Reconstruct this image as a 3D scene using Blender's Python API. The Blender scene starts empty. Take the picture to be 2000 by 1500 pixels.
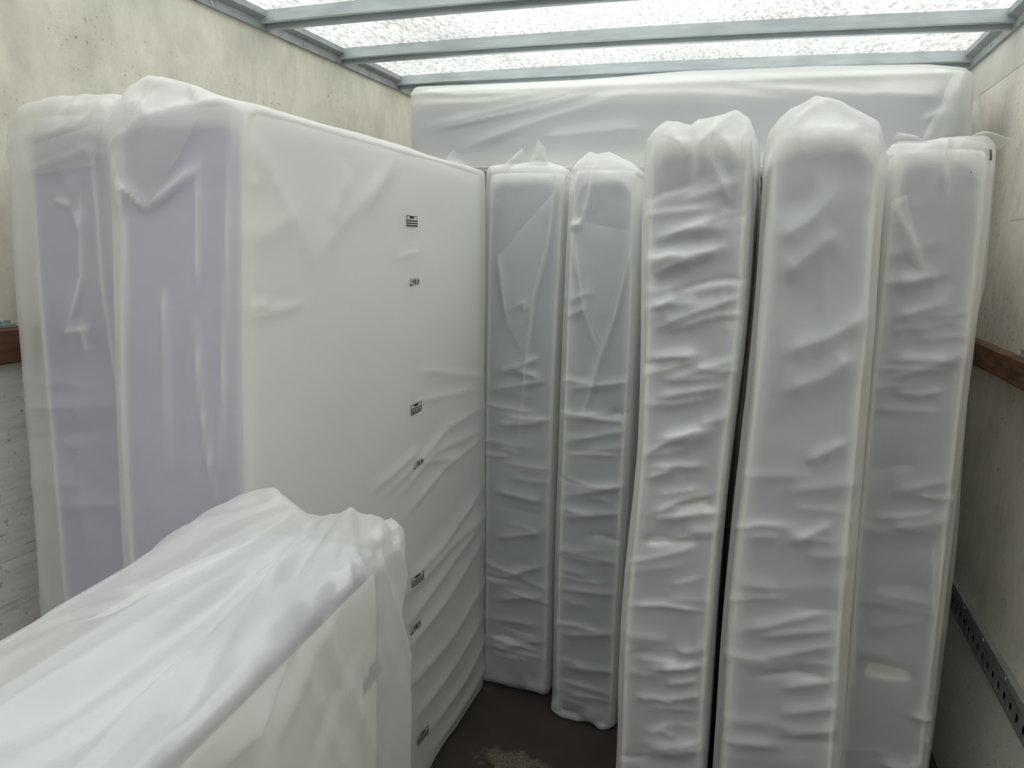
import bpy, math
import numpy as np
from mathutils import Matrix, Vector

# ------------------------------------------------------------------ camera
SC = bpy.context.scene
COL = SC.collection
FPX = 1434.35                                    # focal length in pixels of a 2000 px wide frame
CAM_H = 1.66
pitch, yaw, roll = 0.187882, 0.317137, 0.0311826
Fv = Vector((-math.sin(yaw)*math.cos(pitch), math.cos(yaw)*math.cos(pitch), -math.sin(pitch)))
R0 = Vector((math.cos(yaw), math.sin(yaw), 0)); U0 = R0.cross(Fv)
Rv = math.cos(roll)*R0 + math.sin(roll)*U0; Uv = Rv.cross(Fv)
cd = bpy.data.cameras.new('camera'); cam = bpy.data.objects.new('camera', cd); COL.objects.link(cam)
cd.sensor_fit = 'HORIZONTAL'; cd.sensor_width = 36.0; cd.lens = FPX/2000*36.0
cd.clip_start = 0.02; cd.clip_end = 200
cam.matrix_world = Matrix(((Rv.x, Uv.x, -Fv.x, 0), (Rv.y, Uv.y, -Fv.y, 0), (Rv.z, Uv.z, -Fv.z, CAM_H), (0, 0, 0, 1)))
SC.camera = cam

# ------------------------------------------------------------------ overcast sky and exposure
SKY_STRENGTH = 3.3
wd = bpy.data.worlds.new('overcast_sky'); SC.world = wd; wd.use_nodes = True
bg = wd.node_tree.nodes['Background']
# evenly clouded sky: zenith three times as bright as the horizon (the standard overcast distribution)
wn, wl = wd.node_tree.nodes, wd.node_tree.links
bg.inputs['Color'].default_value = (0.88, 0.935, 1.0, 1)
w_tc = wn.new('ShaderNodeTexCoord'); w_sx = wn.new('ShaderNodeSeparateXYZ'); wl.new(w_tc.outputs['Generated'], w_sx.inputs[0])
w_mx = wn.new('ShaderNodeMath'); w_mx.operation = 'MAXIMUM'; w_mx.inputs[1].default_value = 0.0; wl.new(w_sx.outputs[2], w_mx.inputs[0])
w_ma = wn.new('ShaderNodeMath'); w_ma.operation = 'MULTIPLY_ADD'; wl.new(w_mx.outputs[0], w_ma.inputs[0])
w_ma.inputs[1].default_value = 2*SKY_STRENGTH/3; w_ma.inputs[2].default_value = SKY_STRENGTH/3
wl.new(w_ma.outputs[0], bg.inputs['Strength'])
vs = SC.view_settings
vs.view_transform = 'Standard'; vs.look = 'None'; vs.exposure = 0.66; vs.gamma = 1.0; vs.use_curve_mapping = False
SC.cycles.use_denoising = True; SC.cycles.use_adaptive_sampling = True; SC.cycles.adaptive_threshold = 0.08; SC.cycles.adaptive_min_samples = 16
SC.cycles.max_bounces = 6; SC.cycles.diffuse_bounces = 4; SC.cycles.glossy_bounces = 2; SC.cycles.transmission_bounces = 4
SC.cycles.transparent_max_bounces = 12

# ------------------------------------------------------------------ numpy noise
_rng = np.random.default_rng(7)
_TAB = _rng.random(4096)
def _hash(ix, iy, iz, s):
    h = (ix*73856093) ^ (iy*19349663) ^ (iz*83492791) ^ (s*2654435)
    return _TAB[np.bitwise_and(h ^ (h >> 13), 4095)]
def vnoise(P, s=0):
    P = np.asarray(P, float); I = np.floor(P).astype(np.int64); f = P - I
    f = f*f*(3 - 2*f)
    r = 0
    for dx in (0, 1):
        wx = f[:, 0] if dx else 1 - f[:, 0]
        for dy in (0, 1):
            wy = f[:, 1] if dy else 1 - f[:, 1]
            for dz in (0, 1):
                wz = f[:, 2] if dz else 1 - f[:, 2]
                r = r + wx*wy*wz*_hash(I[:, 0]+dx, I[:, 1]+dy, I[:, 2]+dz, s)
    return r*2 - 1
def ridged(P, s=0): return 1 - 2*np.abs(vnoise(P, s))
def sstep(x, a, b):
    t = np.clip((x-a)/(b-a), 0, 1); return t*t*(3-2*t)

# ------------------------------------------------------------------ materials
def new_mat(name):
    m = bpy.data.materials.new(name); m.use_nodes = True
    nt = m.node_tree; nt.nodes.clear()
    return m, nt, nt.nodes, nt.links
def N(nodes, t, **kw):
    n = nodes.new(t)
    for k, v in kw.items():
        if k.startswith('i_'): n.inputs[k[2:].replace('_', ' ')].default_value = v
        else: setattr(n, k, v)
    return n
def ramp(nodes, stops):
    r = nodes.new('ShaderNodeValToRGB'); e = r.color_ramp.elements
    while len(e) < len(stops): e.new(0.5)
    for el, (p, c) in zip(e, stops): el.position = p; el.color = (c[0], c[1], c[2], 1)
    return r
def mixrgb(nodes, links, fac, a, b, blend='MIX'):
    n = nodes.new('ShaderNodeMix'); n.data_type = 'RGBA'; n.blend_type = blend
    for sock, v in ((n.inputs[0], fac), (n.inputs[6], a), (n.inputs[7], b)):
        if hasattr(v, 'is_output'): links.new(v, sock)
        elif isinstance(v, (int, float)): sock.default_value = v
        else: sock.default_value = (v[0], v[1], v[2], 1)
    return n.outputs[2]
def mathn(nodes, links, op, a, b=0.0, clamp=False):
    n = nodes.new('ShaderNodeMath'); n.operation = op; n.use_clamp = clamp
    for i, v in enumerate((a, b)):
        if hasattr(v, 'is_output'): links.new(v, n.inputs[i])
        else: n.inputs[i].default_value = v
    return n.outputs[0]
def coords(nodes, links, scale=(1, 1, 1)):
    tc = nodes.new('ShaderNodeTexCoord'); mp = nodes.new('ShaderNodeMapping'); mp.inputs['Scale'].default_value = scale
    links.new(tc.outputs['Object'], mp.inputs['Vector']); return mp.outputs['Vector']
def noise(nodes, links, vec, scale, detail=4, rough=0.55):
    n = nodes.new('ShaderNodeTexNoise'); n.inputs['Scale'].default_value = scale; n.inputs['Detail'].default_value = detail
    n.inputs['Roughness'].default_value = rough; links.new(vec, n.inputs['Vector']); return n.outputs['Fac']
def simple(name, col, rough=0.6, metal=0.0, var=0.0, scale=20, bump=0.0, stretch=(1, 1, 1)):
    m, nt, nd, lk = new_mat(name)
    out = nd.new('ShaderNodeOutputMaterial'); p = nd.new('ShaderNodeBsdfPrincipled'); lk.new(p.outputs[0], out.inputs[0])
    p.inputs['Roughness'].default_value = rough; p.inputs['Metallic'].default_value = metal
    v = coords(nd, lk, stretch); f = noise(nd, lk, v, scale, 5)
    d = tuple(max(0, c*(1-var)) for c in col); u = tuple(min(1, c*(1+var)) for c in col)
    r = ramp(nd, [(0.3, d), (0.7, u)]); lk.new(f, r.inputs[0]); lk.new(r.outputs[0], p.inputs['Base Color'])
    if bump:
        b = nd.new('ShaderNodeBump'); b.inputs['Strength'].default_value = bump; b.inputs['Distance'].default_value = 0.002
        lk.new(f, b.inputs['Height']); lk.new(b.outputs[0], p.inputs['Normal'])
    return m

def film_material(name, opacity, tint=(0.93, 0.935, 0.93), var=0.07):
    """thin milky polythene: part clear, part scattering (front and through), with a soft sheen"""
    m, nt, nd, lk = new_mat(name)
    out = nd.new('ShaderNodeOutputMaterial')
    dif = nd.new('ShaderNodeBsdfDiffuse'); dif.inputs['Color'].default_value = (*tint, 1)
    tr = nd.new('ShaderNodeBsdfTranslucent'); tr.inputs['Color'].default_value = (*tint, 1)
    sc = nd.new('ShaderNodeMixShader'); sc.inputs[0].default_value = 0.18
    lk.new(dif.outputs[0], sc.inputs[1]); lk.new(tr.outputs[0], sc.inputs[2])
    cl = nd.new('ShaderNodeBsdfTransparent'); cl.inputs['Color'].default_value = (0.97, 0.98, 0.98, 1)
    at = nd.new('ShaderNodeAttribute'); at.attribute_name = 'band'          # creases stress-whiten the film
    op = mathn(nd, lk, 'ADD', opacity, mathn(nd, lk, 'MULTIPLY', at.outputs['Fac'], 0.30), True)
    mx = nd.new('ShaderNodeMixShader'); lk.new(op, mx.inputs[0])
    lk.new(cl.outputs[0], mx.inputs[1]); lk.new(sc.outputs[0], mx.inputs[2])
    gl = nd.new('ShaderNodeBsdfGlossy'); gl.inputs['Roughness'].default_value = 0.24; gl.inputs['Color'].default_value = (1, 1, 1, 1)
    g = nd.new('ShaderNodeMixShader'); g.inputs[0].default_value = 0.07
    lk.new(mx.outputs[0], g.inputs[1]); lk.new(gl.outputs[0], g.inputs[2]); lk.new(g.outputs[0], out.inputs[0])
    return m

def wall_material(name, split_z, warm, lower, wear=1.0):
    m, nt, nd, lk = new_mat(name)
    out = nd.new('ShaderNodeOutputMaterial'); p = nd.new('ShaderNodeBsdfPrincipled'); lk.new(p.outputs[0], out.inputs[0])
    p.inputs['Roughness'].default_value = 0.62
    v = coords(nd, lk)
    a = noise(nd, lk, v, 4.5, 6, 0.65); r1 = ramp(nd, [(0.32, [c*0.80 for c in warm]), (0.55, warm), (0.75, [min(1, c*1.06) for c in warm])])
    lk.new(a, r1.inputs[0])
    b = noise(nd, lk, coords(nd, lk, (1, 1, 0.35)), 26, 6, 0.7)                       # fine vertical grime
    gr = ramp(nd, [(0.35, (0.80, 0.80, 0.80)), (0.6, (1, 1, 1))]); lk.new(b, gr.inputs[0])
    up = mixrgb(nd, lk, 0.45, r1.outputs[0], gr.outputs[0], 'MULTIPLY')
    # dark smudges, scattered
    s1 = noise(nd, lk, v, 3.1, 3); s2 = noise(nd, lk, v, 75, 3, 0.6)
    k1 = nd.new('ShaderNodeMapRange'); k1.inputs[1].default_value = 0.5; k1.inputs[2].default_value = 0.62; lk.new(s1, k1.inputs[0])
    k2 = nd.new('ShaderNodeMapRange'); k2.inputs[1].default_value = 0.62; k2.inputs[2].default_value = 0.72; lk.new(s2, k2.inputs[0])
    sm = mathn(nd, lk, 'MULTIPLY', mathn(nd, lk, 'MULTIPLY', k1.outputs[0], k2.outputs[0]), 0.85)
    up = mixrgb(nd, lk, sm, up, (0.12, 0.11, 0.10))
    # lower lining: scuffed, long scratches along the van
    c = noise(nd, lk, coords(nd, lk, (1, 1.0, 9.0)), 4, 6, 0.65); r2 = ramp(nd, [(0.35, [q*(1-0.14*wear) for q in lower]), (0.6, lower)]); lk.new(c, r2.inputs[0])
    d = noise(nd, lk, coords(nd, lk, (1, 1.2, 30.0)), 2.6, 5, 0.7)
    k3 = nd.new('ShaderNodeMapRange'); k3.inputs[1].default_value = 0.60; k3.inputs[2].default_value = 0.68; lk.new(d, k3.inputs[0])
    e = noise(nd, lk, v, 3.5, 4); k4 = nd.new('ShaderNodeMapRange'); k4.inputs[1].default_value = 0.42; k4.inputs[2].default_value = 0.56; lk.new(e, k4.inputs[0])
    lo = mixrgb(nd, lk, mathn(nd, lk, 'MULTIPLY', mathn(nd, lk, 'MULTIPLY', k3.outputs[0], k4.outputs[0]), 0.8*wear), r2.outputs[0], (0.06, 0.05, 0.045))
    lo = mixrgb(nd, lk, mathn(nd, lk, 'MULTIPLY', k2.outputs[0], 0.5), lo, (0.10, 0.09, 0.09))
    ge = nd.new('ShaderNodeNewGeometry'); sx = nd.new('ShaderNodeSeparateXYZ'); lk.new(ge.outputs['Position'], sx.inputs[0])
    k = mathn(nd, lk, 'GREATER_THAN', sx.outputs[2], split_z)
    lk.new(mixrgb(nd, lk, k, lo, up), p.inputs['Base Color'])
    bp = nd.new('ShaderNodeBump'); bp.inputs['Strength'].default_value = 0.2; bp.inputs['Distance'].default_value = 0.002
    lk.new(b, bp.inputs['Height']); lk.new(bp.outputs[0], p.inputs['Normal'])
    return m

def roof_material():
    m, nt, nd, lk = new_mat('translucent_glassfibre_roof')
    out = nd.new('ShaderNodeOutputMaterial')
    v = coords(nd, lk, (1, 0.4, 1)); a = noise(nd, lk, v, 4.0, 3, 0.6); f = noise(nd, lk, v, 70, 2, 0.7)
    r = ramp(nd, [(0.25, (0.44, 0.425, 0.375)), (0.5, (0.60, 0.58, 0.515)), (0.75, (0.65, 0.63, 0.565))]); lk.new(a, r.inputs[0])
    fr = ramp(nd, [(0.36, (0.55, 0.55, 0.54)), (0.54, (1, 1, 1))]); lk.new(f, fr.inputs[0])
    c = mixrgb(nd, lk, 1.0, r.outputs[0], fr.outputs[0], 'MULTIPLY')
    t = nd.new('ShaderNodeBsdfTranslucent'); lk.new(c, t.inputs['Color'])
    d = nd.new('ShaderNodeBsdfDiffuse'); d.inputs['Color'].default_value = (0.6, 0.6, 0.56, 1)
    cl = nd.new('ShaderNodeBsdfTransparent'); lk.new(c, cl.inputs['Color'])          # light that passes the sheet unscattered
    tm = nd.new('ShaderNodeMixShader'); tm.inputs[0].default_value = 0.80
    lk.new(t.outputs[0], tm.inputs[1]); lk.new(cl.outputs[0], tm.inputs[2])
    s = nd.new('ShaderNodeMixShader'); s.inputs[0].default_value = 0.08
    lk.new(tm.outputs[0], s.inputs[1]); lk.new(d.outputs[0], s.inputs[2])
    fr_ = nd.new('ShaderNodeFresnel'); fr_.inputs['IOR'].default_value = 1.8          # both faces of the sheet together
    gl = nd.new('ShaderNodeBsdfGlossy'); gl.inputs['Roughness'].default_value = 0.35
    fm = nd.new('ShaderNodeMixShader'); lk.new(fr_.outputs[0], fm.inputs[0]); lk.new(s.outputs[0], fm.inputs[1]); lk.new(gl.outputs[0], fm.inputs[2])
    lk.new(fm.outputs[0], out.inputs[0])
    return m

def floor_material():
    m, nt, nd, lk = new_mat('dark_phenolic_floor')
    out = nd.new('ShaderNodeOutputMaterial'); p = nd.new('ShaderNodeBsdfPrincipled'); lk.new(p.outputs[0], out.inputs[0])
    p.inputs['Roughness'].default_value = 0.6
    v = coords(nd, lk); a = noise(nd, lk, v, 5, 5)
    r = ramp(nd, [(0.3, (0.028, 0.020, 0.017)), (0.7, (0.050, 0.036, 0.030))]); lk.new(a, r.inputs[0])
    # a worn-through patch near the doorway side of the aisle
    mp = nd.new('ShaderNodeMapping'); mp.inputs['Location'].default_value = (0.615*4.2, -2.03*9.0, 0); mp.inputs['Scale'].default_value = (4.2, 9.0, 0)
    tc = nd.new('ShaderNodeTexCoord'); lk.new(tc.outputs['Object'], mp.inputs[0])
    ln = nd.new('ShaderNodeVectorMath'); ln.operation = 'LENGTH'; lk.new(mp.outputs[0], ln.inputs[0])
    n2 = noise(nd, lk, v, 22, 6, 0.7)
    q = mathn(nd, lk, 'ADD', ln.outputs['Value'], mathn(nd, lk, 'MULTIPLY', n2, 1.5))
    k = nd.new('ShaderNodeMapRange'); k.inputs[1].default_value = 1.28; k.inputs[2].default_value = 1.10; lk.new(q, k.inputs[0])
    n3 = noise(nd, lk, v, 140, 3, 0.6); wr = ramp(nd, [(0.35, (0.06, 0.045, 0.035)), (0.65, (0.20, 0.16, 0.12))]); lk.new(n3, wr.inputs[0])
    c = mixrgb(nd, lk, k.outputs[0], r.outputs[0], wr.outputs[0])
    sp = noise(nd, lk, v, 120, 2); ks = nd.new('ShaderNodeMapRange'); ks.inputs[1].default_value = 0.77; ks.inputs[2].default_value = 0.80; lk.new(sp, ks.inputs[0])
    c = mixrgb(nd, lk, mathn(nd, lk, 'MULTIPLY', ks.outputs[0], 0.7), c, (0.28, 0.24, 0.20))
    lk.new(c, p.inputs['Base Color'])
    return m

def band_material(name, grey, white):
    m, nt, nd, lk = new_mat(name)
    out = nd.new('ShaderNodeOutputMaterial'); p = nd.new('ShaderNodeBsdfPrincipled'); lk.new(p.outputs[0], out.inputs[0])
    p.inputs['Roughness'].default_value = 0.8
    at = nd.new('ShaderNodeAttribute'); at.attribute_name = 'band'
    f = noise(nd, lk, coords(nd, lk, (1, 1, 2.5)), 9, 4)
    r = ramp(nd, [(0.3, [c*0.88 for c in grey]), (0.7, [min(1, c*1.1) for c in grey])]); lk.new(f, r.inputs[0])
    lk.new(mixrgb(nd, lk, at.outputs['Fac'], white, r.outputs[0]), p.inputs['Base Color'])  # white share at the margins paints the film's milky haze
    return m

M = {}
M['film'] = film_material('milky_polythene_film', 0.42)
M['film_clear'] = film_material('clearer_polythene_film', 0.37)
M['film_thick'] = film_material('doubled_polythene_film', 0.48)
M['film_fold'] = film_material('folded_polythene_layer', 0.17)
M['film_flap'] = film_material('loose_polythene_flap', 0.34)
M['panel'] = simple('white_mattress_panel_fabric', (0.86, 0.86, 0.84), 0.85, 0, 0.03, 40)
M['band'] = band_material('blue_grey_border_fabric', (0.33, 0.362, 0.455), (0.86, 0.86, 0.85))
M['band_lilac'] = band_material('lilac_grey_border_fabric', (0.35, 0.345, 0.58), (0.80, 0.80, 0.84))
M['piping'] = simple('white_edge_tape', (0.84, 0.84, 0.81), 0.8)
M['ink'] = simple('black_print', (0.020, 0.022, 0.022), 0.6)
M['ink_pale'] = simple('pale_print', (0.30, 0.31, 0.31), 0.7)
M['ink_faint'] = simple('dark_smudge', (0.11, 0.11, 0.12), 0.8)
M['wall_left'] = wall_material('worn_cream_wall_left', 1.385, (0.80, 0.765, 0.665), (0.86, 0.83, 0.82))
M['wall_right'] = wall_material('worn_cream_wall_right', 0.575, (0.88, 0.83, 0.74), (0.88, 0.84, 0.78), 0.25)
M['wall'] = wall_material('worn_cream_wall', 0.5, (0.74, 0.70, 0.58), (0.6, 0.58, 0.55))
M['roof'] = roof_material()
M['floor'] = floor_material()
M['galv'] = simple('galvanised_steel', (0.50, 0.555, 0.585), 0.45, 0.35, 0.12, 14, 0, (0.5, 3, 3))
M['galv_dark'] = simple('dull_galvanised_steel', (0.36, 0.385, 0.395), 0.5, 0.3, 0.15, 18)
M['steel'] = simple('dull_track_steel', (0.27, 0.285, 0.275), 0.55, 0.2, 0.2, 30)
M['black'] = simple('black_slot_shade', (0.01, 0.01, 0.01), 0.9)
M['wood'] = simple('dark_stained_batten_wood', (0.13, 0.062, 0.036), 0.6, 0, 0.5, 9, 0.5, (6, 0.7, 8))
M['wood_worn'] = simple('worn_batten_wood', (0.17, 0.085, 0.048), 0.65, 0, 0.55, 11, 0.5, (6, 0.8, 6))
M['strip'] = simple('pale_cap_strip', (0.66, 0.65, 0.60), 0.6, 0, 0.08, 8)
M['asphalt'] = simple('yard_asphalt', (0.16, 0.16, 0.16), 0.9, 0, 0.2, 30)

# ------------------------------------------------------------------ object helpers
def obj(name, verts, faces, mat, parent=None, smooth=False, attr=None):
    me = bpy.data.meshes.new(name)
    me.from_pydata(verts if not isinstance(verts, np.ndarray) else verts.tolist(), [], faces if not isinstance(faces, np.ndarray) else faces.tolist())
    if smooth: me.polygons.foreach_set('use_smooth', np.ones(len(me.polygons), bool))
    if attr is not None:
        a = me.attributes.new('band', 'FLOAT', 'POINT'); a.data.foreach_set('value', np.asarray(attr, np.float32))
    me.update()
    if mat is not None: me.materials.append(mat)
    o = bpy.data.objects.new(name, me); COL.objects.link(o)
    if parent is not None: o.parent = parent
    return o
def empty(name, loc, label, cat, group=None):
    o = bpy.data.objects.new(name, None); COL.objects.link(o); o.location = loc; o.empty_display_size = 0.1
    o['label'] = label; o['category'] = cat
    if group: o['group'] = group
    return o
def tag(o, label, cat, group=None):
    o['label'] = label; o['category'] = cat
    if group: o['group'] = group
    return o
def boxes(*bs):
    V, Fc = [], []
    for (x0, x1, y0, y1, z0, z1) in bs:
        b = len(V)
        V += [(x0, y0, z0), (x1, y0, z0), (x1, y1, z0), (x0, y1, z0), (x0, y0, z1), (x1, y0, z1), (x1, y1, z1), (x0, y1, z1)]
        Fc += [(b, b+3, b+2, b+1), (b+4, b+5, b+6, b+7), (b, b+1, b+5, b+4), (b+1, b+2, b+6, b+5), (b+2, b+3, b+7, b+6), (b+3, b, b+4, b+7)]
    return V, Fc
def struct(name, vf, mat, parent=None):
    o = obj(name, *vf, mat, parent)
    if parent is None: o['kind'] = 'structure'
    return o
def tube(points, r, n=6, closed=False):
    pts = [Vector(p) for p in points]; V, Fc = [], []; m = len(pts)
    for i, p in enumerate(pts):
        a = pts[(i-1) % m] if (closed or i > 0) else p; b = pts[(i+1) % m] if (closed or i < m-1) else p
        t = (b-a).normalized(); u = t.cross(Vector((1, 0.13, 0.07))).normalized(); w = t.cross(u)
        for k in range(n):
            an = 2*math.pi*k/n; V.append(tuple(p + r*(math.cos(an)*u + math.sin(an)*w)))
    for i in range(m if closed else m-1):
        for k in range(n):
            a = i*n+k; b = i*n+(k+1) % n; c = ((i+1) % m)*n+(k+1) % n; d = ((i+1) % m)*n+k
            Fc.append((a, b, c, d))
    if not closed: Fc += [tuple(range(n-1, -1, -1)), tuple((m-1)*n+k for k in range(n))]
    return V, Fc
def cyl(c, axis, r, l, n=12):
    c = Vector(c); ax = Vector(axis).normalized(); return tube([c - ax*l/2, c + ax*l/2], r, n)

def lattice(xs, ys, zs):
    """quads of the surface of a box lattice, welded"""
    nx, ny, nz = len(xs)-1, len(ys)-1, len(zs)-1
    idx = lambda i, j, k: (i*(ny+1)+j)*(nz+1)+k
    q = []
    def grid(a, b, fn, flip):
        A, B = np.meshgrid(np.arange(a), np.arange(b), indexing='ij'); A = A.ravel(); B = B.ravel()
        f = np.stack([fn(A, B), fn(A+1, B), fn(A+1, B+1), fn(A, B+1)], 1)
        q.append(f[:, ::-1] if flip else f)
    grid(nx, nz, lambda a, b: idx(a, 0*a, b), False); grid(nx, nz, lambda a, b: idx(a, 0*a+ny, b), True)
    grid(ny, nz, lambda a, b: idx(0*a, a, b), True); grid(ny, nz, lambda a, b: idx(0*a+nx, a, b), False)
    grid(nx, ny, lambda a, b: idx(a, b, 0*a), True); grid(nx, ny, lambda a, b: idx(a, b, 0*a+nz), False)
    Q = np.concatenate(q); u, inv = np.unique(Q, return_inverse=True); Q = inv.reshape(Q.shape)
    i = u // ((ny+1)*(nz+1)); j = (u // (nz+1)) % (ny+1); k = u % (nz+1)
    return np.stack([np.asarray(xs)[i], np.asarray(ys)[j], np.asarray(zs)[k]], 1), Q
def axis(a, b, step, fine_to=None, coarse=None):
    """fine steps up to fine_to, then coarse ones"""
    if fine_to is None or fine_to >= b: return np.linspace(a, b, max(2, int(round((b-a)/step)))+1)
    p = np.linspace(a, fine_to, max(2, int(round((fine_to-a)/step)))+1)
    c = np.linspace(fine_to, b, max(2, int(round((b-fine_to)/coarse)))+1)
    return np.concatenate([p, c[1:]])
def rounded(P, lo, hi, r):
    lo, hi = np.array(lo), np.array(hi); C = np.clip(P, lo+r, hi-r); d = P - C
    n = d/np.maximum(np.linalg.norm(d, axis=1, keepdims=True), 1e-9)
    return C + n*r, n
def crease_field(P, creases):
    """folds as ridges (or valleys) along 3-D polylines on the surface"""
    D = np.zeros(len(P))
    for amp, wid, pl in creases:
        best = np.full(len(P), 1e9); par = np.zeros(len(P)); m = len(pl)-1
        pl = np.array(pl)
        near = np.all((P > pl.min(0)-3.2*wid-0.03) & (P < pl.max(0)+3.2*wid+0.03), axis=1)
        if not near.any(): continue
        Q = P[near]; bb = np.full(len(Q), 1e9); pp = np.zeros(len(Q))
        for s in range(m):
            a, b = pl[s], pl[s+1]; ab = b-a; t = np.clip(((Q-a)@ab)/max(ab@ab, 1e-9), 0, 1)
            d = np.linalg.norm(Q - (a + t[:, None]*ab), axis=1); w = d < bb
            bb = np.where(w, d, bb); pp = np.where(w, (s+t)/m, pp)
        end = np.clip(np.minimum(pp, 1-pp)*5, 0, 1)
        D[near] += amp*np.exp(-(bb/wid)**1.25)*(0.2+0.8*end)
    return D

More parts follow.
